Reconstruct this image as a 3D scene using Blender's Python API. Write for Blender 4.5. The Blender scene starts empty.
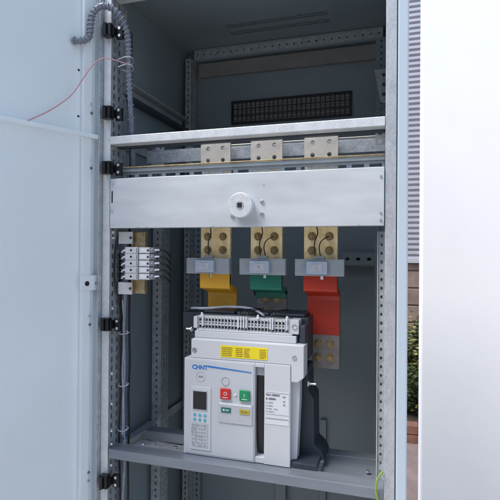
import bpy, bmesh, math, random
from mathutils import Vector, Matrix
random.seed(7)
R = math.radians
scene = bpy.context.scene
COL = scene.collection

# ------------------------------------------------------------------ camera, world, sun
cam_d = bpy.data.cameras.new('camera')
cam = bpy.data.objects.new('camera', cam_d); COL.objects.link(cam)
cam_d.sensor_width = 36.0; cam_d.sensor_fit = 'HORIZONTAL'; cam_d.lens = 36.0*480.05/500
cam_d.clip_start = .02; cam_d.clip_end = 400
cam.matrix_world = (Matrix.Translation((.7277, -1.0965, 1.35)) @ Matrix.Rotation(.2999, 4, 'Z')
                    @ Matrix.Rotation(R(90)+.005, 4, 'X') @ Matrix.Rotation(.0071, 4, 'Z'))
scene.camera = cam
w = bpy.data.worlds.new('World'); scene.world = w; w.use_nodes = True
nt = w.node_tree; bg = nt.nodes['Background']
sky = nt.nodes.new('ShaderNodeTexSky'); sky.sky_type = 'NISHITA'; sky.sun_disc = False
SUN_EL, SUN_AZ = R(60), R(228)      # azimuth measured clockwise from +Y: light comes from front left, high
sky.sun_elevation = SUN_EL; sky.sun_rotation = SUN_AZ; sky.dust_density = 2.0; sky.air_density = 1.0
nt.links.new(sky.outputs[0], bg.inputs[0]); bg.inputs[1].default_value = .12
sd = bpy.data.lights.new('sun', 'SUN'); sd.energy = 1.35; sd.angle = R(25); sd.color = (1, .96, .91)
sun = bpy.data.objects.new('sun', sd); COL.objects.link(sun)
dirv = Vector((math.sin(SUN_AZ)*math.cos(SUN_EL), math.cos(SUN_AZ)*math.cos(SUN_EL), math.sin(SUN_EL)))
sun.rotation_euler = dirv.to_track_quat('Z', 'Y').to_euler(); sun.location = dirv*6
vs = scene.view_settings; vs.view_transform = 'Standard'; vs.look = 'None'; vs.gamma = 1; vs.exposure = 1.2
scene.cycles.max_bounces = 8; scene.cycles.diffuse_bounces = 5

# ------------------------------------------------------------------ materials
def mat(name, col, rough=.5, metal=0.0, var=.08, scale=8, bump=.0, bscale=200, kind='noise', stretch=None, spec=.5, col2=None):
    m = bpy.data.materials.new(name); m.use_nodes = True; n = m.node_tree; L = n.links
    b = n.nodes['Principled BSDF']; b.inputs['Roughness'].default_value = rough; b.inputs['Metallic'].default_value = metal
    b.inputs['Specular IOR Level'].default_value = spec
    tc = n.nodes.new('ShaderNodeTexCoord'); mp = n.nodes.new('ShaderNodeMapping'); L.new(tc.outputs['Object'], mp.inputs[0])
    if stretch: mp.inputs['Scale'].default_value = stretch
    if kind == 'voronoi':
        t = n.nodes.new('ShaderNodeTexVoronoi'); t.inputs['Scale'].default_value = scale; out = t.outputs['Color']
        sp = n.nodes.new('ShaderNodeSeparateColor'); L.new(mp.outputs[0], t.inputs[0]); L.new(out, sp.inputs[0]); fac = sp.outputs[0]
        t2 = n.nodes.new('ShaderNodeTexNoise'); t2.inputs['Scale'].default_value = scale*.12; t2.inputs['Detail'].default_value = 5
        L.new(mp.outputs[0], t2.inputs[0])
        av = n.nodes.new('ShaderNodeMath'); av.operation = 'MULTIPLY_ADD'; av.inputs[1].default_value = .3
        L.new(fac, av.inputs[0])
        h = n.nodes.new('ShaderNodeMath'); h.operation = 'MULTIPLY'; h.inputs[1].default_value = .75; L.new(t2.outputs[0], h.inputs[0])
        L.new(h.outputs[0], av.inputs[2]); fac = av.outputs[0]
    else:
        t = n.nodes.new('ShaderNodeTexNoise'); t.inputs['Scale'].default_value = scale; t.inputs['Detail'].default_value = 6
        L.new(mp.outputs[0], t.inputs[0]); fac = t.outputs[0]
    rp = n.nodes.new('ShaderNodeValToRGB'); L.new(fac, rp.inputs[0])
    c2 = col2 or tuple(min(1, c*(1+var)) for c in col); c1 = tuple(c*(1-var) for c in col) if not col2 else col
    rp.color_ramp.elements[0].color = (*c1, 1); rp.color_ramp.elements[1].color = (*c2, 1)
    rp.color_ramp.elements[0].position = .3; rp.color_ramp.elements[1].position = .7
    L.new(rp.outputs[0], b.inputs['Base Color'])
    rr = n.nodes.new('ShaderNodeMapRange'); L.new(fac, rr.inputs[0]); rr.inputs[3].default_value = max(.02, rough-.07); rr.inputs[4].default_value = min(1, rough+.07)
    L.new(rr.outputs[0], b.inputs['Roughness'])
    if bump:
        t3 = n.nodes.new('ShaderNodeTexNoise'); t3.inputs['Scale'].default_value = bscale; t3.inputs['Detail'].default_value = 3
        L.new(mp.outputs[0], t3.inputs[0])
        bp = n.nodes.new('ShaderNodeBump'); bp.inputs['Strength'].default_value = bump; bp.inputs['Distance'].default_value = .002
        L.new(t3.outputs[0], bp.inputs['Height']); L.new(bp.outputs[0], b.inputs['Normal'])
    return m
M = {}
M['paint'] = mat('cabinet_paint_shaded', (.225, .28, .305), .42, 0, .09, 4, .12, 900)  # same paint as the door, darkened: the interior's shade is in the colour
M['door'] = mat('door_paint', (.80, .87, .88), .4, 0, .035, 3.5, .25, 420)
M['lip'] = mat('frame_paint', (.50, .59, .66), .4, 0, .03, 4, .12, 600)
M['galv'] = mat('galvanised_steel', (.66, .69, .70), .42, .2, .10, 420, .1, 300, 'voronoi')
M['galvd'] = mat('galvanised_frame', (.40, .43, .45), .45, .3, .25, 380, .15, 300, 'voronoi')
M['plate'] = mat('zinc_plate', (.64, .68, .695), .36, .25, .09, 14, .05, 200, stretch=(.5, 1, 2))
M['beam'] = mat('zinc_beam', (.23, .26, .30), .38, .35, .14, 30, .05, 200, stretch=(.15, 1, 1))
M['post'] = mat('galvanised_post', (.46, .485, .51), .42, .3, .14, 520, .08, 300, 'voronoi', stretch=(1, 1, .45))
M['ledge'] = mat('rear_ledge_brown', (.25, .245, .235), .6, 0, .1, 20)
M['white'] = mat('breaker_white', (.58, .60, .62), .38, 0, .02, 10, .03, 600)
M['white2'] = mat('breaker_face', (.53, .555, .585), .42, 0, .02, 10, .03, 600)
M['label'] = mat('paper_label', (.68, .70, .72), .5, 0, .02, 40)
M['dark'] = mat('dark_housing', (.035, .045, .06), .45, 0, .15, 20, .05, 300)
M['black'] = mat('black_plastic', (.012, .012, .014), .38, 0, .2, 30, .05, 300)
M['blackm'] = mat('hinge_black', (.008, .008, .009), .3, 0, .2, 40, .08, 300)
M['tin'] = mat('tinned_copper', (.66, .62, .54), .36, .25, .12, 40, .05, 200)
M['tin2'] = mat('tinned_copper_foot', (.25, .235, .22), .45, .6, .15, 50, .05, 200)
M['brass'] = mat('passivated_zinc', (.86, .64, .28), .28, .2, .15, 45, .05, 200, col2=(.96, .84, .55))
M['rail'] = mat('din_rail_zinc', (.30, .21, .09), .35, .6, .2, 60, col2=(.55, .44, .26))
M['bolt'] = mat('bolt_zinc', (.34, .245, .12), .25, .7, .25, 200)
M['steel'] = mat('bright_screw', (.72, .72, .74), .25, .9, .1, 200)
M['ct'] = mat('grey_support', (.33, .37, .39), .5, .1, .08, 40, .05, 300)
M['ctb'] = mat('blue_grey_block', (.40, .47, .56), .45, 0, .06, 60, .05, 300)
M['yellow'] = mat('yellow_sleeve', (.80, .42, .03), .36, 0, .14, 14, .5, 26, stretch=(.5, 1, 1.6))
M['green'] = mat('green_sleeve', (.008, .17, .11), .36, 0, .14, 14, .5, 26, stretch=(.5, 1, 1.6))
M['red'] = mat('red_sleeve', (.50, .035, .012), .36, 0, .14, 14, .5, 26, stretch=(.5, 1, 1.6))
M['stick'] = mat('yellow_sticker', (.80, .66, .02), .4, 0, .03, 30)
M['sink'] = mat('sticker_ink', (.30, .17, .01), .6, 0, .1, 60)
M['ink'] = mat('printed_ink', (.05, .05, .07), .6, 0, .1, 60)
M['inkg'] = mat('printed_grey', (.26, .27, .30), .6, 0, .1, 60)
M['inkl'] = mat('panel_overlay_grey', (.48, .50, .53), .45, 0, .05, 60)
M['blue'] = mat('printed_blue', (.02, .17, .50), .5, 0, .05, 60)
M['cyan'] = mat('cyan_key', (.10, .42, .55), .45, 0, .08, 60)
M['btnr'] = mat('red_button', (.55, .02, .015), .35, 0, .08, 60)
M['btng'] = mat('green_button', (.01, .26, .10), .35, 0, .08, 60)
M['wing'] = mat('green_window', (.01, .16, .11), .3, 0, .08, 60)
M['winy'] = mat('yellow_window', (.45, .38, .06), .3, 0, .08, 60)
M['pinki'] = mat('pale_red_print', (.62, .42, .44), .5, 0, .05, 60)
M['lcd'] = mat('display_glass', (.006, .008, .010), .12, 0, .1, 30)
M['tb'] = mat('terminal_plastic', (.60, .62, .62), .45, 0, .06, 60, .05, 300)
M['slot'] = mat('shadowed_hole', (.015, .015, .018), .8, 0, .1, 30)
M['loom'] = mat('spiral_wrap', (.17, .20, .26), .35, 0, .25, 120, .1, 300)
M['pink'] = mat('pink_wire', (.55, .30, .30), .45, 0, .1, 60)
M['wblack'] = mat('black_wire', (.01, .01, .012), .4, 0, .2, 60)
M['wgrey'] = mat('grey_wire', (.32, .35, .42), .4, 0, .2, 60)
M['earth'] = mat('green_yellow_wire', (.10, .28, .05), .4, 0, .1, 5, kind='noise', col2=(.55, .55, .08))
M['ferr'] = mat('white_ferrule', (.75, .76, .80), .4, 0, .05, 60)
M['siding'] = mat('ribbed_steel_siding', (.52, .52, .56), .5, .1, .06, 3, .05, 40)
M['block'] = mat('brown_masonry', (.26, .19, .155), .9, 0, .25, 9, .5, 60)
M['pale'] = mat('unseen_pale_block', (.62, .60, .56), .9, 0, .08, 2, .2, 40)
M['shade_sheet'] = mat('painted_ground_shade', (.20, .155, .145), .9, 0, .2, 7, .3, 60)  # ground colour darkened to carry the shade
M['mortar'] = mat('mortar', (.16, .13, .11), .95, 0, .1, 20, .3, 60)
M['render'] = mat('white_render', (.93, .93, .92), .85, 0, .02, 4, .25, 90)
M['soil'] = mat('soil', (.05, .035, .025), .95, 0, .3, 30, .6, 40)
M['kerbb'] = mat('brick_kerb', (.20, .10, .07), .85, 0, .25, 16, .4, 60)
M['bark'] = mat('bark', (.07, .05, .035), .9, 0, .3, 60, .5, 80)
M['leaf'] = mat('leaf_green', (.035, .065, .02), .5, 0, .3, 12, col2=(.10, .13, .045))
M['leafy'] = mat('leaf_yellow', (.28, .26, .07), .5, 0, .3, 12)
def paving():
    m = mat('paving', (.30, .25, .235), .85, 0, .12, 3, .3, 60); n = m.node_tree; L = n.links
    b = n.nodes['Principled BSDF']; br = n.nodes.new('ShaderNodeTexBrick'); tc = n.nodes.new('ShaderNodeTexCoord')
    L.new(tc.outputs['Object'], br.inputs['Vector']); br.inputs['Scale'].default_value = 2.5; br.inputs['Mortar Size'].default_value = .012
    br.inputs['Color1'].default_value = (.49, .45, .41, 1); br.inputs['Color2'].default_value = (.44, .405, .37, 1); br.inputs['Mortar'].default_value = (.12, .11, .10, 1)
    L.new(br.outputs[0], b.inputs['Base Color']); return m
M['paving'] = paving()

# ------------------------------------------------------------------ helpers
def tag(o, label=None, cat=None, group=None, kind=None):
    if label: o['label'] = label
    if cat: o['category'] = cat
    if group: o['group'] = group
    if kind: o['kind'] = kind
    return o
def empty(name, loc=(0, 0, 0), parent=None):
    o = bpy.data.objects.new(name, None); COL.objects.link(o); o.location = loc; o.empty_display_size = .05
    if parent: o.parent = parent
    return o
def wloc(o):
    v = Vector((0, 0, 0))
    while o: v += o.location; o = o.parent
    return v
class MB:
    """collects shapes in scene coordinates; build() links them as one mesh object"""
    def __init__(s): s.bm = bmesh.new()
    def box(s, x0, x1, y0, y1, z0, z1, mtx=None):
        vs_ = [s.bm.verts.new(Vector(p)) for p in ((x0,y0,z0),(x1,y0,z0),(x1,y1,z0),(x0,y1,z0),(x0,y0,z1),(x1,y0,z1),(x1,y1,z1),(x0,y1,z1))]
        for f in ((0,3,2,1),(4,5,6,7),(0,1,5,4),(1,2,6,5),(2,3,7,6),(3,0,4,7)): s.bm.faces.new([vs_[i] for i in f])
        if mtx: bmesh.ops.transform(s.bm, matrix=mtx, verts=vs_)
        return s
    def prism(s, pts, axis, a0, a1):
        """pts: closed polygon in the plane across axis; extruded a0..a1"""
        def P(p, a):
            return {'x': (a, p[0], p[1]), 'y': (p[0], a, p[1]), 'z': (p[0], p[1], a)}[axis]
        A = [s.bm.verts.new(P(p, a0)) for p in pts]; B = [s.bm.verts.new(P(p, a1)) for p in pts]
        n = len(pts); fs = [s.bm.faces.new(A), s.bm.faces.new(B[::-1])]
        for i in range(n): fs.append(s.bm.faces.new((A[i], B[i], B[(i+1) % n], A[(i+1) % n])))
        bmesh.ops.recalc_face_normals(s.bm, faces=fs)
        return s
    def cyl(s, c, axis, r, l, seg=20, r2=None):
        """from c along axis by length l"""
        q = {'x': Matrix.Rotation(R(90), 4, 'Y'), 'y': Matrix.Rotation(R(-90), 4, 'X'), 'z': Matrix.Identity(4)}[axis]
        g = bmesh.ops.create_cone(s.bm, cap_ends=True, segments=seg, radius1=r, radius2=r if r2 is None else r2, depth=l,
              matrix=Matrix.Translation(c) @ q @ Matrix.Translation((0, 0, l/2)))
        return s
    def tube(s, pts, r, seg=8, smooth=6, closed=False):
        P = [Vector(p) for p in pts]; Q = []
        n = len(P)
        for i in range(n-1):
            p0, p1, p2, p3 = P[max(i-1, 0)], P[i], P[i+1], P[min(i+2, n-1)]
            for k in range(smooth):
                t = k/smooth
                Q.append(.5*((2*p1)+(p2-p0)*t+(2*p0-5*p1+4*p2-p3)*t*t+(3*p1-p0-3*p2+p3)*t**3))
        Q.append(P[-1]); rings = []; up = None
        for i, p in enumerate(Q):
            d = (Q[min(i+1, len(Q)-1)]-Q[max(i-1, 0)]).normalized()
            if up is None: up = d.orthogonal().normalized()
            up = (up-d*up.dot(d)).normalized(); sd_ = d.cross(up)
            rr = r(i/(len(Q)-1)) if callable(r) else r
            rings.append([s.bm.verts.new(p+(up*math.cos(a)+sd_*math.sin(a))*rr) for a in (2*math.pi*k/seg for k in range(seg))])
        for a, b in zip(rings, rings[1:]):
            for k in range(seg): s.bm.faces.new((a[k], a[(k+1) % seg], b[(k+1) % seg], b[k]))
        s.bm.faces.new(rings[0][::-1]); s.bm.faces.new(rings[-1])
        return s
    def shade_sheet(s): return s
    def perf(s, O, U, V, nu, nv, cu, cv, hu, hv, rect=False):
        """sheet of nu x nv cells with a hole in each"""
        O, U, V = Vector(O), Vector(U).normalized(), Vector(V).normalized(); N = 16
        for i in range(nu):
            for j in range(nv):
                c = O+U*(cu*(i+.5))+V*(cv*(j+.5)); out, inn = [], []
                for k in range(N):
                    a = 2*math.pi*k/N; x, y = math.cos(a), math.sin(a); m = max(abs(x), abs(y))
                    out.append(s.bm.verts.new(c+U*(x/m*cu/2)+V*(y/m*cv/2)))
                    mm = m if rect else 1
                    inn.append(s.bm.verts.new(c+U*(x/mm*hu/2)+V*(y/mm*hv/2)))
                for k in range(N):
                    s.bm.faces.new((out[k], out[(k+1) % N], inn[(k+1) % N], inn[k]))
        return s
    def build(s, name, material, parent=None, bevel=0, smooth=False, solid=0, mtx=None, weld=False):
        if weld: bmesh.ops.remove_doubles(s.bm, verts=s.bm.verts, dist=1e-5)
        if mtx is not None: bmesh.ops.transform(s.bm, matrix=mtx, verts=s.bm.verts)
        off = wloc(parent) if parent else None
        if off is not None and off.length > 0: bmesh.ops.translate(s.bm, vec=-off, verts=s.bm.verts)
        me = bpy.data.meshes.new(name); s.bm.to_mesh(me); s.bm.free()
        me.materials.append(material)
        o = bpy.data.objects.new(name, me); COL.objects.link(o)
        if parent: o.parent = parent
        if smooth:
            for p in me.polygons: p.use_smooth = True
            try: me.set_sharp_from_angle(angle=R(40))
            except Exception: pass
        if solid:
            md = o.modifiers.new('solid', 'SOLIDIFY'); md.thickness = solid; md.offset = -1
        if bevel:
            md = o.modifiers.new('bevel', 'BEVEL'); md.width = bevel; md.segments = 2; md.limit_method = 'ANGLE'
        return o
def box(name, m, parent, x0, x1, y0, y1, z0, z1, bevel=.0012):
    return MB().box(x0, x1, y0, y1, z0, z1).build(name, M[m], parent, bevel)
def text(name, body, size, x, y, z, m, parent, sx=1.0, bold=.0, shear=0, mtx=None):
    cu = bpy.data.curves.new('t', 'FONT'); cu.body = body; cu.size = size; cu.extrude = .00025; cu.offset = bold; cu.shear = shear; cu.resolution_u = 3
    t = bpy.data.objects.new('t', cu); COL.objects.link(t)
    me = bpy.data.meshes.new_from_object(t.evaluated_get(bpy.context.evaluated_depsgraph_get()))
    bpy.data.objects.remove(t); bpy.data.curves.remove(cu)
    me.transform(Matrix.Translation(Vector((x, y, z))-(wloc(parent) if mtx is None else Vector())) @ Matrix.Rotation(R(90), 4, 'X') @ Matrix.Diagonal((sx, 1, 1, 1)))
    if mtx is not None: me.transform(mtx)
    me.materials.clear(); me.materials.append(M[m]); me.name = name
    o = bpy.data.objects.new(name, me); COL.objects.link(o); o.parent = parent
    return o
def hexbolt(mb, c, r, h):
    mb.cyl(c, 'y', r*1.25, -.0015, 20); mb.cyl((c[0], c[1]-.0016, c[2]), 'y', r, -h, 6); mb.cyl((c[0], c[1]-.0016-h, c[2]), 'y', r*.55, -h*.5, 12)

# ------------------------------------------------------------------ setting
g = MB().box(-60, 60, -60, 60, -.2, 0).build('ground', M['paving']); tag(g, kind='structure')

sh = empty('building', (2, 3.3, 0))
tag(sh, 'building behind the cabinet, pale ribbed metal siding above brown masonry blocks', 'building')
pr_ = []; z = 1.30; p = .047
prof = [(3.30, z)]
while z < 6:
    prof += [(3.295, z), (3.295, z+.022), (3.318, z+.028), (3.318, z+.041)]; z += p
prof += [(3.295, z), (3.42, z), (3.42, 1.30)]
MB().prism(prof[1:], 'x', -.6, 6).build('siding', M['siding'], sh)
mb = MB(); bz = .0; row = 0
while bz < 1.24:
    bx = -.6-(row % 2)*.2
    while bx < 6:
        mb.box(bx+.005, bx+.395, 3.30, 3.40, bz+.005, min(bz+.15, 1.27)-.005); bx += .4
    bz += .15; row += 1
mb.build('masonry_block', M['block'], sh, .006)
MB().box(-.6, 6, 3.312, 3.42, 0, 1.262).build('mortar_bed', M['mortar'], sh)
MB().box(-.6, 6, 3.27, 3.42, 1.268, 1.297).build('flashing', M['siding'], sh, .002)

ob = empty('building', (0, -7.2, 0))  # out of view, added only to shape the light inside the cabinet
tag(ob, 'unseen pale building added behind the camera to shape the light in the cabinet', 'building')
MB().box(-9, 9, -7.5, -7.0, 0, 5.0).build('wall', M['pale'], ob)
for i in range(6):
    for j in range(2): MB().box(-8+i*2.8, -6.6+i*2.8, -6.998, -6.985, .9+j*2.2, 2.2+j*2.2).build('added_window', M['lcd'], ob)
g2 = MB().box(-6, 8, 1.45, 3.26, .0005, .0045).build('shade_sheet', M['shade_sheet']); tag(g2, kind='structure')  # darker sheet over the paving, shade painted into its colour
rw = empty('wall', (1.6, 1.2, 0))
tag(rw, 'plain white rendered wall standing to the right behind the cabinet', 'wall')
MB().box(.826, 4.5, 1.20, 1.42, 0, 3.6).build('render_coat', M['render'], rw, .008)
MB().box(.815, 4.5, 1.19, 1.43, 3.603, 3.68).build('coping', M['siding'], rw, .006)

pl = empty('planter', (.9, 2.6, 0)); tag(pl, 'low brick edged planter bed at the foot of the building', 'planter')
mb = MB(); x = -.5
while x < 3:
    mb.box(x+.003, x+.207, 2.50, 2.60, .002, .062); mb.box(x-.1+.003, x-.1+.207, 2.50, 2.60, .067, .13); x += .21
mb.build('brick_edging', M['kerbb'], pl, .004)
MB().box(-.5, 3, 2.603, 3.26, .003, .10).build('soil_bed', M['soil'], pl)

def bush(x, y, z0, h, w_, n, label, seed):
    rnd = random.Random(seed); b = empty('bush', (x, y, z0)); tag(b, label, 'bush', 'bushes in the planter')
    st = MB(); tips = []
    for k in range(9):
        a = rnd.random()*6.28; r = w_*rnd.uniform(.2, .9)*.5
        tip = (x+math.cos(a)*r, y+math.sin(a)*r, z0+h*rnd.uniform(.6, .98)); tips.append(tip)
        st.tube([(x, y, z0-.01), (x+math.cos(a)*r*.4, y+math.sin(a)*r*.4, z0+h*.35), tip], lambda t: .008*(1-t)+.002, 5, 3)
    st.build('stem', M['bark'], b)
    for nm, mm, cnt in (('foliage', 'leaf', n), ('pale_foliage', 'leafy', n//9)):
        lf = MB(); clumps = [(x+rnd.gauss(0, w_*.28), y+rnd.gauss(0, w_*.25), z0+h*rnd.uniform(.12, .95)) for _ in range(60)]
        for i in range(cnt):
            c = clumps[rnd.randrange(60)]; c = Vector(c)+Vector([rnd.gauss(0, .035) for _ in range(3)])
            if c.z < z0: c.z = z0+.02
            s_ = rnd.uniform(.012, .028); m_ = Matrix.Translation(c) @ Matrix.Rotation(rnd.random()*6.28, 4, 'Z') @ Matrix.Rotation(rnd.uniform(-1.2, 1.2), 4, 'X')
            v = [lf.bm.verts.new(m_ @ Vector(q)) for q in ((-s_, 0, 0), (0, -s_*.45, -s_*.15), (s_, 0, 0), (0, s_*.45, -s_*.15))]
            lf.bm.faces.new(v)
        lf.build(nm, M[mm], b)
bush(.90, 2.86, .1, .76, .42, 5200, 'leafy green bush with yellowing leaves seen beside the cabinet edge', 1)
bush(.46, 2.92, .1, .70, .42, 3000, 'darker leafy bush in the planter hidden mostly behind the cabinet', 2)

# ------------------------------------------------------------------ cabinet
cab = empty('switchgear_cabinet', (.35, .25, 0))
tag(cab, 'tall open grey steel electrical cabinet with its door swung open on the left', 'electrical cabinet')
RT = 2.078
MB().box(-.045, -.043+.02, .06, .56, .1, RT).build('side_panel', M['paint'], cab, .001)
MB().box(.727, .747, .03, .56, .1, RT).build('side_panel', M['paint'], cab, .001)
rear = MB()
# rear panel is built round the grille opening x .168-.575, z 1.812-1.878
gx0, gx1, gz0, gz1, ry0, ry1 = .160, .570, 1.813, 1.884, .53, .545
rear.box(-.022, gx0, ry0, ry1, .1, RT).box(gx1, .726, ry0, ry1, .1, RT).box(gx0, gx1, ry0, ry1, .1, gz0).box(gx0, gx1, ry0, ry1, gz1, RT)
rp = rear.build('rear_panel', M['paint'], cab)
mb = MB().box(gx0-.01, gx1+.01, .5335, .540, gz0+.0005, gz1-.0005)
for j in range(7): mb.box(gx0+.001, gx1-.001, .5295, .5333, gz0+.0008+j*.0100, gz0+.0072+j*.0100)
mb.build('vent_louvres', M['ledge'], rp)
gm = MB()
nx = 25; cw = (gx1-gx0)/nx
for i in range(nx+1): gm.box(gx0+i*cw-.0012, gx0+i*cw+.0012, .524, .528, gz0, gz1)
for j in range(4): zz = gz0+(gz1-gz0)*j/3; gm.box(gx0, gx1, .5215, .5238, zz-.0012, zz+.0012)
gm.build('vent_grille', M['black'], cab)
MB().box(gx0-.004, gx1+.004, .5225, .529, gz0-.006, gz0-.0015).box(gx0-.004, gx1+.004, .5225, .529, gz1+.0015, gz1+.006).box(gx0-.007, gx0-.002, .5225, .529, gz0-.006, gz1+.006).box(gx1+.002, gx1+.007, .5225, .529, gz0-.006, gz1+.006).build('vent_frame', M['black'], cab)
# roof with two bands of slots
rf = MB()
sx0, sx1 = .19, .52
ysl = [(.345, .372), (.395, .422)]
rf.box(-.045, .747, -.02, ysl[0][0], RT, RT+.002).box(-.045, .747, ysl[0][1], ysl[1][0], RT, RT+.002).box(-.045, .747, ysl[1][1], .56, RT, RT+.002)
for a, b in ysl:
    rf.box(-.045, sx0, a, b, RT, RT+.002).box(sx1, .747, a, b, RT, RT+.002)
roof = rf.build('roof', M['paint'], cab)
for a, b in ysl:
    MB().perf((sx0, a, RT), (1, 0, 0), (0, 1, 0), 55, 2, (sx1-sx0)/55, (b-a)/2, .0035, .010, True).build('roof_vent', M['paint'], roof, solid=-.0018, weld=True)
MB().box(-.05, .752, -.025, .565, RT+.012, RT+.04).build('roof_cap', M['paint'], roof, .003)
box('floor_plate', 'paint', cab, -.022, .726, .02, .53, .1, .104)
box('plinth', 'dark', cab, -.045, .747, 0, .56, .002, .098)
# front posts
fp = MB().box(-.0205, .0015, 0, .004, .1, 2.04).box(-.0205, -.0165, .004, .06, .1, 2.04).build('front_post', M['galv'], cab, .0015)
MB().box(-.0245, -.021, -.014, .03, .1, 2.04).build('door_seal_strip', M['galvd'], cab, .001)
MB().perf((.0012, .005, .2), (0, 1, 0), (0, 0, 1), 3, 73, .024, .025, .008, .014, True).build('perforated_flange', M['galvd'], cab, solid=.0015, weld=True)
rpst = MB().box(.699, .7225, 0, .035, .1, 2.04).build('front_post', M['post'], cab, .0015)
MB().box(.7245, .747, -.012, .03, .1, RT).build('frame_lip', M['lip'], cab, .003)
MB().box(.7228, .7243, .004, .03, .1, RT).build('rubber_seal', M['black'], cab)
MB().perf((.684, .045, .2), (1, 0, 0), (0, 0, 1), 1, 60, .0140, .020, .0055, .008).build('perforated_strip', M['galvd'], cab, solid=.0015, weld=True)
MB().box(.6815, .6832, .040, .06, .2, 1.40).box(.698, .6995, .04, .06, .2, 1.40).build('strip_edge', M['galv'], cab, .0005)
box('top_header', 'galv', cab, .002, .698, .0, .04, 2.02, 2.06)
# left hand uprights inside
def upright(x0, x1, y, z0, z1, cols=1, side=None, material='galvd'):
    n = int((z1-z0)/.02)
    o = MB().perf((x0, y, z0), (1, 0, 0), (0, 0, 1), cols, n, (x1-x0)/cols, .02, .0065, .0095, False).build('upright', M[material], cab, solid=-.002, weld=True)
    if side: MB().perf((side, y+.0025, z0), (0, 1, 0), (0, 0, 1), 2, n, .02, .02, .007, .007).build('flange', M[material], o, solid=.0015, weld=True)
    return o
upright(-.006, .026, .25, .12, 1.61, 1, .028)
upright(-.004, .018, .475, .12, 2.05, 1, .020)
upright(.02, .05, .512, .12, 1.80, 1, None, 'paint')
upright(.655, .69, .49, .12, 2.05, 1, None, 'paint')
# side rails running front to back
for zz in (1.822,):
    MB().box(-.018, .012, .07, .47, zz-.004, zz).box(-.018, -.014, .07, .47, zz-.032, zz-.004).build('side_rail', M['galvd'], cab, .001)
    MB().box(-.017, .008, .07, .47, zz-.044, zz-.034).build('side_rail_shade', M['dark'], cab)  # solid dark strip painting the shade in the gap below the rail
    MB().perf((-.012, .08, zz-.03), (0, 1, 0), (0, 0, 1), 19, 1, .02, .022, .009, .007).build('side_rail_web', M['galvd'], cab, solid=.0015, weld=True)
MB().box(-.018, .010, .06, .47, 1.668, 1.672).box(-.018, -.012, .06, .47, 1.64, 1.668).build('side_rail', M['galvd'], cab, .001)
MB().box(-.018, .012, .05, .25, .816, .820).box(-.018, -.012, .05, .5, .79, .816).build('side_rail', M['galvd'], cab, .001)
# upper rear rails
MB().perf((.022, .49, 2.040), (1, 0, 0), (0, 0, 1), 26, 1, .0252, .032, .006, .006).build('rear_top_rail', M['galvd'], cab, solid=.002, weld=True)
MB().box(.022, .677, .488, .528, 2.0725, 2.0765).box(.022, .677, .4875, .50, 2.035, 2.0398).build('rear_top_rail_flange', M['paint'], cab, .001)
MB().box(.03, .69, .512, .529, 1.984, 1.988).box(.03, .69, .512, .515, 1.988, 2.033).build('rear_ledge', M['ledge'], cab, .001)
MB().perf((.55, .50, 1.312), (1, 0, 0), (0, 0, 1), 4, 1, .035, .038, .014, .011).build('rear_cross_rail', M['paint'], cab, solid=.002, weld=True)
MB().box(.55, .69, .50, .529, 1.3505, 1.353).box(.55, .69, .50, .529, 1.309, 1.3115).build('rear_rail_flange', M['paint'], cab)
MB().box(.33, .365, .505, .529, .12, .79).box(.48, .50, .515, .529, .12, .79).build('rear_stiffener', M['paint'], cab, .001)
# small angle bracket at top right, and brackets behind the cross bar at left
MB().prism([(.652, 1.925), (.694, 1.925), (.694, 1.815), (.672, 1.822)], 'y', .45, .454).build('corner_gusset', M['galvd'], cab, .001)
mb = MB()
for zz in (1.905, 1.875, 1.845): mb.cyl((.681, .4495, zz), 'y', .005, -.004, 12)
mb.build('gusset_bolt', M['dark'], cab)
MB().perf((-.008, .235, 1.618), (1, 0, 0), (0, 0, 1), 2, 4, .022, .021, .008, .008).build('angle_bracket', M['galv'], cab, solid=.002, weld=True)
MB().perf((.064, .34, 1.632), (1, 0, 0), (0, 0, 1), 1, 3, .022, .021, .008, .008).build('angle_bracket', M['galvd'], cab, solid=.002, weld=True)
MB().perf((.130, .34, 1.585), (1, 0, 0), (0, 0, 1), 1, 4, .022, .021, .008, .008).build('angle_bracket', M['galvd'], cab, solid=.002, weld=True)
# front cross bar
MB().box(.0018, .6985, -.002, .030, 1.631, 1.652).build('front_crossbar', M['galv'], cab, .0015)
MB().box(.004, .6985, .031, .050, 1.6275, 1.640).build('crossbar_channel', M['dark'], cab, .001)
# rail behind the busbars
MB().box(.03, .695, .140, .145, 1.604, 1.638).box(.03, .695, .140, .165, 1.6385, 1.641).build('busbar_support_rail', M['galvd'], cab, .001)
MB().box(.03, .695, .142, .146, 1.582, 1.599).build('busbar_support_rail', M['ct'], cab, .001)
box('busbar_top_strip', 'tin', cab, .2, .695, .1385, .1655, 1.6415, 1.6445)
MB().perf((.675, .05, 1.60), (1, 0, 0), (0, 0, 1), 1, 3, .021, .019, .009, .009, True).build('end_bracket', M['galv'], cab, solid=.002, weld=True)
MB().box(.02, .697, .030, .036, 1.5625, 1.5715).build('slotted_strip', M['ct'], cab, .0008)
MB().box(.02, .697, .026, .030, 1.572, 1.5755).build('strip_lip', M['rail'], cab, .0008)
MB().perf((.02, .0365, 1.542), (1, 0, 0), (0, 0, 1), 17, 1, .0398, .0200, .028, .007, True).build('slotted_strip', M['ct'], cab, solid=.002, weld=True)
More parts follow.
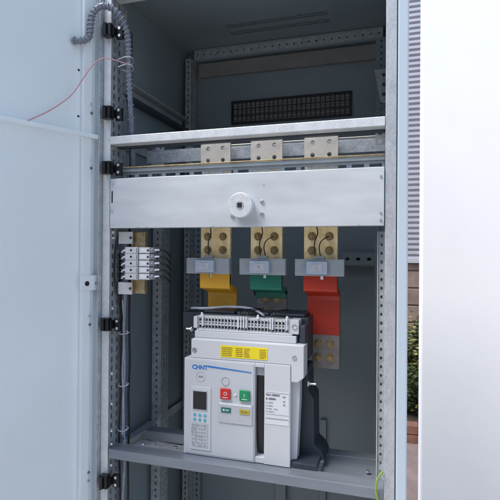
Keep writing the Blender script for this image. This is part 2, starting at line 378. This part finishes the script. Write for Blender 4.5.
# cover plate
cp = MB().box(.0045, .6972, -.003, -.0008, 1.411, 1.5405).box(.0045, .6972, -.0008, .022, 1.411, 1.413).box(.0045, .6972, -.0008, .022, 1.5385, 1.5405).build('cover_plate', M['plate'], cab, .0012)
d = MB()
d.cyl((.3725, -.003, 1.4605), 'y', .0275, -.016, 48).cyl((.3725, -.019, 1.4605), 'y', .030, -.013, 48)
o = d.build('socket_boss', M['galv'], cp, .0018, True)
MB().cyl((.3725, -.0322, 1.4605), 'y', .0098, -.0008, 32).build('boss_recess', M['galvd'], o)
MB().box(.3725-.0055, .3725+.0055, -.0338, -.0332, 1.4605-.0055, 1.4605+.0055, ).build('square_socket', M['slot'], o)
for (a, b) in ((.419, 1.470), (.419, 1.441), (.345, 1.437)):
    hb = MB(); hb.cyl((a, -.003, b), 'y', .0052, -.0022, 20).cyl((a, -.0052, b), 'y', .0035, -.002, 6); hb.build('screw', M['steel'], cp, .0004)
MB().cyl((.4225, -.003, 1.5095), 'y', .0018, -.0006, 12).build('rivet', M['galvd'], cp)
for (a, b) in ((.0105, 1.526), (.0105, 1.456), (.690, 1.520), (.690, 1.4395), (.690, 1.424)):
    hb = MB(); hb.cyl((a, -.003, b), 'y', .0038 if a < .1 else .0028, -.0028, 14); hb.build('screw', M['steel'] if a < .1 else M['ct'], cp, .0004)
MB().box(.009, .0125, -.0036, -.0031, 1.477, 1.508).build('slot', M['slot'], cp)
for a in (.085, .11, .29, .64): 
    MB().box(a, a+.006, -.0045, -.0031, 1.4113, 1.4135).build('clip', M['galvd'], cp)
# shelf beams
sb = MB().box(.004, .6985, -.001, .002, .808, .832).box(.004, .6985, .002, .045, .829, .832).box(.004, .6985, .002, .03, .808, .811)
sb.build('shelf_beam', M['beam'], cab, .0012)
MB().box(.0, .6985, .180, .183, .792, .8185).box(.0, .6985, .183, .22, .8155, .8185).build('shelf_beam', M['beam'], cab, .0012)
MB().prism([(.548, .048), (.6985, .048), (.6985, .178), (.548, .178)], 'z', .8125, .8155).build('shelf_tray', M['beam'], cab, .001)
MB().box(.035, .20, .07, .11, .8165, .8200).box(.035, .20, .107, .11, .800, .8165).build('shelf_cross_piece', M['galvd'], cab, .001)
for (a, b) in ((.06, .08), (.085, .095), (.155, .085), (.66, .10)):
    MB().cyl((a, b, .8203), 'z', .006, .005, 6).build('bolt', M['steel'], cab, .0004)
# hinges on the left post
for hz in (1.927, 1.712, 1.568, 1.160, .752):
    hg = MB().box(-.012, .012, -.020, -.001, hz-.017, hz+.017).build('hinge', M['blackm'], cab, .002)
    MB().cyl((-.002, -.0235, hz-.015), 'z', .0045, .030, 16).build('hinge_pin', M['blackm'], hg)
    MB().box(.0155, .034, .002, .010, hz-.019, hz+.015).box(.0125, .0153, -.012, .010, hz-.012, hz+.010).build('hinge_leaf', M['blackm'], hg, .0015)
    for dz in (-.011, .008): MB().cyl((.026, .0015, hz+dz), 'y', .0038, -.003, 12).build('screw', M['steel'], hg)
for zz in (1.455, 1.40, 1.385, 1.20, 1.03, .95, .88, .845, .79):
    MB().cyl((.012, .004, zz), 'y', .0032, -.003, 12).build('screw', M['steel'], cab)
# door, built flat then swung open about its hinge line
al = R(25.5); hinge = Vector((-.034, -.012, 0))
e = Vector((-math.sin(al), -math.cos(al), 0)); nrm = Vector((math.cos(al), -math.sin(al), 0))
# local frame: x along the leaf from hinge, y out of inner face (towards the cabinet), z up
D = Matrix.Translation(hinge) @ Matrix(((e.x, nrm.x, 0, 0), (e.y, nrm.y, 0, 0), (0, 0, 1, 0), (0, 0, 0, 1)))
def flip(o):
    o.data.flip_normals(); return o
def dbox(name, m, parent, *a, bevel=.0012):
    mb = MB(); mb.box(*a); o = mb.build(name, M[m], parent, bevel, mtx=D); return flip(o)
dr = MB().box(-.016, .70, -.022, -.018, .11, 2.07).box(-.0165, -.0135, -.018, .0, .11, 2.07).box(.698, .702, -.018, .006, .11, 2.07)
door = flip(dr.build('door', M['door'], cab, .0015, mtx=D))
dbox('stiffener', 'door', door, .009, .034, -.0175, -.004, .13, 2.05, bevel=.002)
dbox('stiffener_edge', 'door', door, -.002, .0085, -.0175, -.010, .13, 2.05)
for zz in (1.6505, .45): dbox('cross_stiffener', 'door', door, -.010, .66, -.0035, .006, zz-.0055, zz+.0055, bevel=.002)
dbox('stiffener', 'door', door, .66, .69, -.0175, -.004, .13, 2.05, bevel=.002)
lb = dbox('latch_bracket', 'door', door, -.008, .040, -.0035, -.001, 1.248, 1.287)
def dcyl(name, m, parent, x, y, z, r, l):
    o = MB().cyl((x, y, z), 'y', r, l, 18).build(name, M[m], parent, .0003, mtx=D); return flip(o)
dcyl('latch_hole', 'slot', lb, .021, -.0009, 1.266, .0065, .0006)
dcyl('screw', 'steel', lb, -.001, -.0009, 1.266, .0032, .003)
for hz in (1.927, 1.712, 1.568, 1.160, .752):
    for dz in (-.011, .012): dcyl('screw', 'steel', door, .012, -.0038, hz+dz+.01, .0042, .003)
for zz in (1.82, 1.70): dcyl('hole', 'slot', door, .0405, -.0176, zz, .003, .0006)

# ------------------------------------------------------------------ busbars with coloured sleeves
def arc_strip(pts, x0, x1, t, mb):
    """flat bar following pts (y,z) downward, thickness t"""
    P = [Vector((0, a, b)) for a, b in pts]; off = []
    for i, p in enumerate(P):
        dd = (P[min(i+1, len(P)-1)]-P[max(i-1, 0)]).normalized(); nn = Vector((0, -dd.z, dd.y)); off.append(p+nn*t)
    poly = [(p.y, p.z) for p in P]+[(p.y, p.z) for p in reversed(off)]
    mb.prism(poly, 'x', x0, x1)
def smooth_step(y0, z0, y1, z1, n=8):
    return [(y0+(y1-y0)*(.5-.5*math.cos(math.pi*k/n)), z0+(z1-z0)*k/n) for k in range(n+1)]
phases = [('yellow', .2545, 'left', 1.165, 1.10), ('green', .397, 'middle', 1.2465, 1.165), ('red', .5395, 'right', 1.134, 1.0)]
for nm, cx, side, zb, ze in phases:
    b = empty('busbar', (cx, .125, 1.45))
    tag(b, f'{side} flat metal busbar with four-hole top end and {nm} insulating sleeve', 'busbar', 'phase busbars behind the cover plate')
    hw = .0425
    # upper pad with real holes
    up = MB()
    up.perf((cx-hw, .12, 1.582), (1, 0, 0), (0, 0, 1), 2, 2, hw, .032, .0115, .0115)
    up.build('upper_pad', M['tin'], b, solid=-.008, weld=True)
    box('bar', 'tin', b, cx-hw, cx+hw, .1205, .128, 1.42, 1.5815, .0006)
    lp = box('lower_pad', 'brass', b, cx-hw, cx+hw, .1165, .1285, 1.262, 1.4195, .0006)
    for dx, zz in ((-.022, 1.392), (.022, 1.392), (-.022, 1.356), (.022, 1.356)):
        hb = MB(); hexbolt(hb, (cx+dx, .116, zz), .0088, .005); hb.build('bolt', M['bolt'], b, .0005)
    MB().tube([(cx-.018, .106, 1.445), (cx-.004, .094, 1.402), (cx-.012, .095, 1.375), (cx-.010, .098, 1.338)], .0016, 6).build('sense_wire', M['wblack'], b, smooth=True)
    if nm != 'yellow':
        MB().tube([(cx+.022, .106, 1.392), (cx+.006, .094, 1.380), (cx+.000, .094, 1.362), (cx+.004, .10, 1.336)], .0016, 6).build('sense_wire', M['wblack'], b, smooth=True)
    sl = MB()
    pts = [(.112, 1.300), (.112, 1.258)]+smooth_step(.112, 1.255, .170, 1.236)[1:]+[(.172, 1.225), (.172, zb)]
    arc_strip(pts, cx-.0425 if nm != 'x' else 0, cx+.0425, .014, sl)
    sl.build('insulating_sleeve', M[nm], b, .0025)
    hb = MB()
    # bare tinned foot under the sleeve with bolts
    x1 = cx+.0425
    fo = box('foot_plate', 'tin2', b, cx-.030 if nm == 'red' else cx-.040, x1, .174, .184, 1.045 if nm == 'red' else ze, zb+.01, .001)
    for dx, zz in ((-.014, zb-.024), (.018, zb-.024), (-.014, zb-.060), (.018, zb-.060)):
        if zz < 1.045: continue
        hb = MB(); hexbolt(hb, (cx+dx, .1735, zz), .009, .005); hb.build('bolt', M['bolt'], fo, .0005)

cts = [(.2445, 'yellow'), (.3945, 'green'), (.541, 'red')]
for cx, nm in cts:
    t = empty('busbar_support', (cx, .10, 1.313))
    tag(t, f'grey horizontal clamp bar with raised centre block, above the {nm} sleeve', 'busbar clamp', 'clamp bars across the busbars')
    MB().box(cx-.061, cx+.061, .085, .105, 1.2925, 1.3345).build('clamp_bar', M['ct'], t, .0015)
    bl = MB().box(cx-.030, cx+.022, .071, .0845, 1.297, 1.329).build('centre_block', M['ctb'], t, .002)
    MB().box(cx-.018, cx+.010, .0700, .0708, 1.304, 1.322).build('block_label', M['inkl'], bl)
    MB().cyl((cx-.004, .0698, 1.313), 'y', .0028, -.0015, 12).build('screw', M['steel'], bl)
    MB().cyl((cx+.006, .092, 1.2922), 'z', .004, -.008, 6).build('bolt', M['steel'], t)
    MB().box(cx-.012, cx+.012, .090, .102, 1.3348, 1.3420).build('lug', M['ct'], t, .0008)

# ------------------------------------------------------------------ air circuit breaker
br = empty('circuit_breaker', (.35, .1, .833))
tag(br, 'large pale grey air circuit breaker with control panel, standing on the shelf beams', 'circuit breaker')
# dark moulded body
body = MB()
body.box(.215, .486, .085, .20, .84, 1.08).box(.215, .512, .102, .20, 1.0802, 1.186).box(.4965, .512, .064, .1018, 1.128, 1.172)
bd = body.build('housing', M['dark'], br, .003)
for i in range(3):
    x0 = .226+i*.094
    MB().box(x0, x0+.088, .106, .196, 1.1865, 1.1935).build('arc_chute_cover', M['dark'], br, .002)
MB().box(.160, .2148, .115, .196, 1.135, 1.186).box(.19, .2148, .10, .196, .86, 1.13).build('side_bracket', M['dark'], br, .003)
sbk = MB().prism([(.486, .834), (.556, .834), (.546, .856), (.529, .870), (.527, .985), (.519, .996), (.513, 1.006), (.513, 1.062), (.486, 1.062)], 'y', .10, .185)
sbk.build('side_bracket', M['dark'], br, .002)
MB().box(.484, .546, .040, .18, .8325, .846).build('foot', M['dark'], br, .002)
# upper cover and front cover
MB().prism([(.2205, 1.1275), (.5135, 1.1275), (.5135, 1.050), (.4985, 1.038), (.482, 1.038), (.482, 1.079), (.2205, 1.079)], 'y', .038, .0845).build('upper_cover', M['white'], br, .002)
MB().box(.2030, .3925, .036, .083, .8335, 1.0785).box(.4165, .4815, .036, .083, .8335, 1.0785).box(.3925, .4165, .036, .083, 1.0685, 1.0785).box(.3925, .4165, .0385, .083, .8335, .848).build('front_cover', M['white'], br, .0012)
MB().box(.3928, .4162, .072, .082, .8485, 1.068).build('channel_back', M['dark'], br)
MB().box(.3935, .4155, .050, .0715, 1.045, 1.0675).build('handle_stop', M['inkl'], br, .001)
MB().prism([(.048, 1.044), (.046, .95), (.050, .88), (.058, .852), (.071, .852), (.071, 1.044)], 'x', .3965, .4135).build('charging_handle', M['black'], br, .002)
MB().prism([(.4815, .845), (.4945, .848), (.5005, .99), (.5010, 1.037), (.4815, 1.037)], 'y', .055, .084).build('cover_side', M['white'], br, .0012)
# raised control face
fc = MB().box(.2075, .3900, .0345, .0358, .8375, 1.0745).build('control_face', M['white2'], br, .0006)
text('logo', 'CHNT', .0150, .2255, .0343, 1.0520, 'blue', fc, 1.02, .0006)
MB().prism([(.2690, 1.0592), (.3835, 1.0532), (.3835, 1.0552), (.2690, 1.0632)], 'y', .0336, .0344).build('blue_stripe', M['blue'], fc)
def ring(mb, x, z, r, w_, y, n=32, t=.0006):
    for k in range(n):
        a0, a1 = 2*math.pi*k/n, 2*math.pi*(k+1)/n
        mb.prism([(x+math.cos(a0)*r, z+math.sin(a0)*r), (x+math.cos(a1)*r, z+math.sin(a1)*r), (x+math.cos(a1)*(r-w_), z+math.sin(a1)*(r-w_)), (x+math.cos(a0)*(r-w_), z+math.sin(a0)*(r-w_))], 'y', y-t, y)
mb = MB(); ring(mb, .249, 1.0335, .0125, .0007, .0344); mb.build('printed_ring', M['pinki'], fc)
mb = MB().box(.243, .2555, .0338, .0344, 1.0315, 1.0355); mb.build('printed_mark', M['inkg'], fc)
mb = MB(); ring(mb, .3165, 1.0270, .0105, .0009, .0344); mb.build('lock_ring', M['inkg'], fc)
MB().cyl((.3165, .0344, 1.013), 'y', .0012, -.0006, 10).build('printed_dot', M['inkg'], fc)
# trip unit
tu = MB().box(.2225, .2780, .0325, .0344, .8480, 1.0085).build('trip_unit', M['white'], br, .001)
MB().box(.2285, .2690, .0312, .0324, .9480, 1.0000).build('screen_bezel', M['inkl'], tu, .001)
MB().box(.2305, .2670, .0304, .0311, .9515, .9965).build('display', M['lcd'], tu, .0003)
for i in range(3):
    for j in range(2):
        MB().cyl((.2345+i*.0140, .0324, .9365-j*.0120), 'y', .0040, -.0012, 18).build('key', M['cyan'], tu, .0003)
dg = MB().box(.2255, .2710, .0314, .0324, .8560, .9175).build('diagram_plate', M['inkl'], tu, .0003)
mb = MB(); rnd = random.Random(3)
for i in range(5):
    for j in range(6):
        x, z = .230+i*.0082, .866+j*.0088
        ring(mb, x+rnd.uniform(-.001, .001), z, rnd.uniform(.0022, .0036), .0008, .0312, 10, .0004) if rnd.random() < .55 else mb.box(x-.003, x+.003, .0308, .0312, z, z+.0009)
mb.box(.2285, .236, .0308, .0312, .8595, .861).box(.244, .254, .0308, .0312, .8595, .861).box(.258, .267, .0308, .0312, .8595, .861)
mb.build('diagram_print', M['inkg'], dg)
# push buttons
for x0, mm, ch in ((.3040, 'btnr', 'O'), (.3545, 'btng', 'I')):
    b_ = MB().box(x0, x0+.0265, .0292, .0344, .9835, 1.0095).build('push_button', M[mm], br, .0012)
    text('button_mark', ch, .0125, x0+(.0088 if ch == 'O' else .0112), .0290, .9935, 'ferr', b_)
    MB().box(x0+.006, x0+.020, .0288, .0291, .9875, .9890).build('button_mark', M['ferr'], b_)
MB().cyl((.3425, .0344, .9960), 'y', .0034, -.002, 16).build('indicator_stud', M['ferr'], br, .0004)
rc = MB().box(.2990, .3870, .0322, .0344, .9240, .9755).build('indicator_panel', M['inkl'], br, .0012)
MB().box(.3005, .3855, .0316, .0321, .9690, .9735).build('panel_lip', M['ferr'], rc, .0003)
for x0, mm in ((.3060, 'wing'), (.3545, 'winy')):
    w_ = MB().box(x0, x0+.0260, .0308, .0321, .9500, .9630).build('status_window', M[mm], rc, .0005)
    MB().box(x0+.005, x0+.010, .0304, .0307, .9545, .9590).box(x0+.0125, x0+.0205, .0304, .0307, .9555, .9580).build('window_mark', M['label'] if mm == 'wing' else M['sink'], w_)
# yellow notice sticker
sk = MB().box(.3010, .4235, .0370, .0378, 1.0865, 1.1165).build('notice_sticker', M['stick'], br, .0004)
mb = MB(); rnd = random.Random(9)
for cx0, cx1 in ((.3050, .3330), (.3420, .3600), (.3640, .3780), (.4040, .4200)):
    for j in range(5):
        z = 1.0905+j*.0047; x = cx0
        while x < cx1-.002:
            wd = rnd.uniform(.0016, .0034); mb.box(x, x+wd, .0366, .0369, z, z+.0024); x += wd+rnd.uniform(.0006, .0014)
mb.build('sticker_print', M['sink'], sk)
# rating plate
rl = MB().box(.4195, .4785, .0352, .0357, .9330, 1.0130).build('rating_plate', M['label'], br)
yy = .0350
text('plate_text', 'NA1-2000X', .0070, .4210, yy, 1.0020, 'ink', rl, 1, .00015)
text('plate_text', 'In 2000A', .0068, .4210, yy, .9925, 'ink', rl, 1, .00015)
text('plate_text', 'Ue 400V', .0052, .4210, yy, .9835, 'inkg', rl)
text('plate_text', 'Icu 80kA', .0050, .4210, yy, .9760, 'inkg', rl)
text('plate_text', 'Ics 50kA   50Hz', .0046, .4210, yy, .9690, 'inkg', rl)
text('plate_text', 'Icw 50kA/1s', .0046, .4210, yy, .9620, 'inkg', rl)
mb = MB()
mb.box(.4210, .4770, .0346, .0350, .9572, .9577).box(.4210, .4770, .0346, .0350, .9465, .9480).box(.4210, .4770, .0346, .0350, 1.0098, 1.0102)
mb.box(.463, .470, .0346, .0350, 1.000, 1.0035).box(.464, .469, .0346, .0350, .989, .992).box(.464, .469, .0346, .0350, .981, .984)
mb.build('plate_print', M['inkg'], rl)
# cover screws
for a, b in ((.2300, 1.0990), (.4905, 1.0975)):
    s_ = MB(); ring(s_, a, b, .0062, .0016, .0379, 20, .0012); s_.cyl((a, .0379, b), 'y', .0034, -.0008, 12); s_.build('cover_screw', M['inkg'] if a < .3 else M['steel'], br)
# terminal strip on top
ts = MB().box(.2215, .4900, .058, .100, 1.1280, 1.1455).build('terminal_ledge', M['white'], br, .0012)
tr = MB().box(.2280, .4750, .066, .098, 1.1460, 1.1830).build('terminal_strip', M['tb'], br, .0006)
a_, b_ = MB(), MB()
for k in range(27):
    x = .2315+k*.0089
    a_.box(x, x+.0050, .0654, .0659, 1.1710, 1.1775); a_.box(x+.0008, x+.0040, .0654, .0659, 1.1650, 1.1680); a_.box(x-.0005, x+.0058, .0654, .0659, 1.1535, 1.1600)
    b_.box(x-.0022, x-.0010, .0640, .0659, 1.1470, 1.1820)
a_.build('wire_entry', M['slot'], tr); b_.build('divider_rib', M['white'], tr)
MB().box(.2250, .4800, .0620, .0640, 1.1465, 1.1505).build('front_lip', M['label'], tr)
en = MB().box(.4755, .4960, .060, .098, 1.1500, 1.1850).build('end_clamp', M['white'], br, .001)
mb = MB(); ring(mb, .4860, 1.1680, .0070, .0018, .0598, 16, .0014); mb.build('clamp_screw', M['steel'], en)
MB().box(.2170, .2275, .060, .098, 1.152, 1.182).build('end_clamp', M['white'], br, .001)
for x in (.243, .340, .347, .354, .361, .424, .430, .466):
    MB().cyl((x, .061, 1.158), 'z', .0020, .030, 8).build('ferrule', M['ferr'], tr)
for x in (.243, .395, .470):
    MB().cyl((x-.004, .064, 1.183), 'z', .0045, .010, 8, .0025).build('wire_boot', M['ferr'], br)
cb = MB()
for k, x in enumerate((.340, .347, .354, .361, .424, .430)):
    cb.tube([(x, .061, 1.187), (x+.004, .070, 1.197+.003*(k % 3)), (x+.02, .11, 1.202), (x+.02, .15, 1.199)], .0014, 6)
cb.build('control_wire', M['wblack'], br, smooth=True)
MB().tube([(.185, .125, 1.193), (.20, .09, 1.200), (.243, .080, 1.202), (.30, .10, 1.206), (.36, .105, 1.203), (.40, .085, 1.190)], .0032, 8).build('control_wire', M['wgrey'], br, smooth=True)
for x, z, y in ((.196, 1.148, .062), (.520, 1.030, .070)):
    MB().cyl((x, y, z), 'x', .0030, .018, 12).cyl((x+.014 if x < .3 else x-.002, y, z), 'x', .0075, .003, 16).build('bracket_pin', M['steel'], br, .0004)

# ------------------------------------------------------------------ DIN rail with terminal blocks
dr_ = MB().box(.0500, .0900, .038, .041, 1.238, 1.402).box(.0500, .0525, .030, .038, 1.238, 1.402).box(.0875, .0900, .030, .038, 1.238, 1.402).build('din_rail', M['rail'], cab, .0006)
for zz in (1.3865, 1.252):
    ab = MB().box(.0120, .0540, .0265, .0290, zz-.016, zz+.016).box(.0120, .0145, .029, .060, zz-.016, zz+.016).build('rail_bracket', M['tb'], cab, .0006)
    MB().cyl((.0495, .0263, zz), 'y', .0035, -.003, 12).build('screw', M['dark'], ab)
ords = ['topmost', 'second from the top', 'middle', 'second from the bottom', 'lowest']
proto = None
def terminal(z):
    t = empty('terminal_block', (.07, .03, z))
    MB().box(.0425, .0790, .010, .0375, z-.0082, z+.0082).build('left_body', M['tb'], t, .001)
    MB().box(.0820, .1120, .012, .0375, z-.0078, z+.0078).build('right_body', M['tb'], t, .001)
    MB().box(.0865, .1050, .0112, .0119, z-.0055, z+.0050).build('marker_strip', M['ferr'], t, .0003)
    MB().cyl((.0600, .0102, z), 'y', .0030, -.0006, 14).build('screw_hole', M['slot'], t)
    MB().cyl((.1085, .0122, z), 'y', .0028, -.0006, 12).box(.0760, .0770, .0095, .0099, z-.006, z+.006).build('screw_hole', M['slot'], t)
    MB().box(.1125, .1225, .016, .034, z-.0070, z+.0070).build('clamp_end', M['inkg'], t, .001)
    MB().cyl((.1180, .0160, z+.001), 'y', .0030, -.0022, 12).build('clamp_screw', M['steel'], t)
    MB().tube([(.044, .020, z), (.034, .018, z-.001), (.024, .024, z-.006)], .0026, 8).build('ferrule', M['ferr'], t)
    MB().tube([(.024, .024, z-.006), (.010, .034, z-.012), (.006, .050, z-.03)], .0022, 8).build('wire', M['wblack'], t, smooth=True)
    MB().tube([(.121, .022, z), (.128, .022, z+.001), (.134, .026, z+.001)], .0024, 8).build('ferrule', M['ferr'], t)
    MB().tube([(.134, .026, z+.001), (.145, .034, z-.001), (.149, .050, z-.010), (.142, .075, z-.018)], .0028, 8).build('wire', M['wblack'], t, smooth=True)
    return t
proto = terminal(0.0)
for k in range(5):
    if k == 0: o = proto
    else:
        o = proto.copy(); COL.objects.link(o)
        for ch in proto.children:
            c = ch.copy(); COL.objects.link(c); c.parent = o
    o.location = (.07, .03, 1.3535-k*.0172)
    tag(o, f'{ords[k]} of the five pale terminal blocks stacked on the brass-coloured rail', 'terminal block', 'terminal blocks on the left rail')

# ------------------------------------------------------------------ loose wiring
def spiral_loom():
    pts = [(-.072, -.060, 1.892), (-.060, -.055, 1.888), (-.040, -.038, 1.902), (-.036, -.036, 1.935), (-.030, -.034, 1.966), (-.008, -.030, 1.984), (.018, -.020, 1.978), (.036, -.006, 1.955), (.044, .010, 1.920), (.043, .020, 1.860), (.038, .034, 1.78), (.036, .05, 1.68), (.030, .07, 1.56), (.026, .075, 1.46)]
    P = [Vector(p) for p in pts]
    o = MB().tube(pts, .0072, 10, 8).build('cable_loom', M['loom'], None, smooth=True)
    tag(o, 'grey-blue spiral wrapped cable loom arching over the top of the left post', 'cable')
    # wrap as raised turns
    mb = MB(); dense = []
    n = len(P)
    for i in range(n-1):
        p0, p1, p2, p3 = P[max(i-1, 0)], P[i], P[i+1], P[min(i+2, n-1)]
        for k in range(24):
            t = k/24; dense.append(.5*((2*p1)+(p2-p0)*t+(2*p0-5*p1+4*p2-p3)*t*t+(3*p1-p0-3*p2+p3)*t**3))
    up = None; L = 0; hel = []
    for i in range(1, len(dense)-1):
        d = (dense[i+1]-dense[i-1]).normalized(); up = d.orthogonal().normalized() if up is None else (up-d*up.dot(d)).normalized()
        sdv = d.cross(up); L += (dense[i]-dense[i-1]).length; a = L/.011*2*math.pi
        hel.append(dense[i]+(up*math.cos(a)+sdv*math.sin(a))*.0082)
    mb.tube(hel, .0018, 6, 2); mb.build('spiral_wrap', M['inkg'], o, smooth=True)
spiral_loom()
for x, y, r, zz0, zz1, nm in ((.018, .052, .004, .3, 1.40, 'wgrey'), (.026, .060, .003, .5, 1.95, 'wblack'), (.010, .045, .0025, .35, 1.24, 'wblack')):
    pts = []; z = zz1; rnd = random.Random(int(x*1e4))
    while z > zz0: pts.append((x+rnd.uniform(-.003, .003), y+rnd.uniform(-.003, .003), z)); z -= .09
    o = MB().tube(pts, r, 8, 6).build('wire', M[nm], None, smooth=True)
    tag(o, {'.018': 'grey wire running down inside the left post below the terminal blocks', '.026': 'long black wire running down the left post from the top', '.010': 'thin black wire tied against the lower left post'}[('%.3f' % x)[1:]], 'wire')
o = MB().tube([(.052, .004, 1.838), (.030, -.020, 1.842), (.004, -.036, 1.845), (-.020, -.045, 1.828), (-.040, -.055, 1.795), (-.062, -.075, 1.745), (-.085, -.115, 1.70), (-.105, -.160, 1.665), (-.112, -.175, 1.655)], .0016, 6).build('wire', M['pink'], None, smooth=True)
tag(o, 'thin pink wire bowing across the left post onto the door', 'wire')
for k, zz in enumerate((1.858, 1.838)):
    z0 = zz
    o = MB().tube([(.016, .010, z0), (.045, .006, z0+.003), (.052, .022, z0+.004), (.034, .05, z0), (.016, .03, z0)], .0011, 6).build('cable_tie', M['ferr'], None, smooth=True)
    tag(o, ['clear cable tie round the loom, the upper of the pair on the left post', 'clear cable tie round the loom, the lower of the pair on the left post'][k], 'cable tie', 'cable ties round the loom')
o = MB().tube([(.698, -.003, .872), (.690, -.008, .864), (.684, -.010, .845), (.684, -.010, .825), (.690, -.008, .806), (.698, -.004, .785), (.700, -.002, .70)], .0024, 8).build('wire', M['earth'], None, smooth=True)
tag(o, 'green and yellow earth wire looping out beside the lower right post', 'wire')

# a few more loose conductors behind the left post and round the terminal blocks
for i, (pts, nm, lab) in enumerate((
    ([(.020, .050, 1.40), (.008, .030, 1.385), (.004, .022, 1.33), (.006, .020, 1.27), (.012, .030, 1.22), (.016, .050, 1.15), (.013, .055, .98), (.018, .050, .84)], 'wblack', 'black wire bulging out left of the terminal blocks and running down the post'),
    ([(.024, .030, 1.22), (.028, .032, 1.12), (.022, .034, 1.03), (.029, .030, .95), (.024, .034, .86)], 'wgrey', 'thin grey wire with slight kinks beside the lower left post'))):
    o = MB().tube(pts, (.0022, .0018)[i], 8).build('wire', M[nm], None, smooth=True)
    tag(o, lab, 'wire')
for k, zz in enumerate((1.13, .99, .87)):
    mb = MB(); ring_pts = [(.018+.013*math.cos(a), .048+.014*math.sin(a), zz+.002*math.sin(a)) for a in (i*math.pi/5 for i in range(11))]
    o = mb.tube(ring_pts+[(.036, .034, zz+.006)], .0012, 6).build('cable_tie', M['ferr'], None, smooth=True)
    tag(o, ('highest', 'middle', 'lowest')[k]+' pale cable tie round the wires beside the lower left post', 'cable tie', 'cable ties on the lower left post wires')
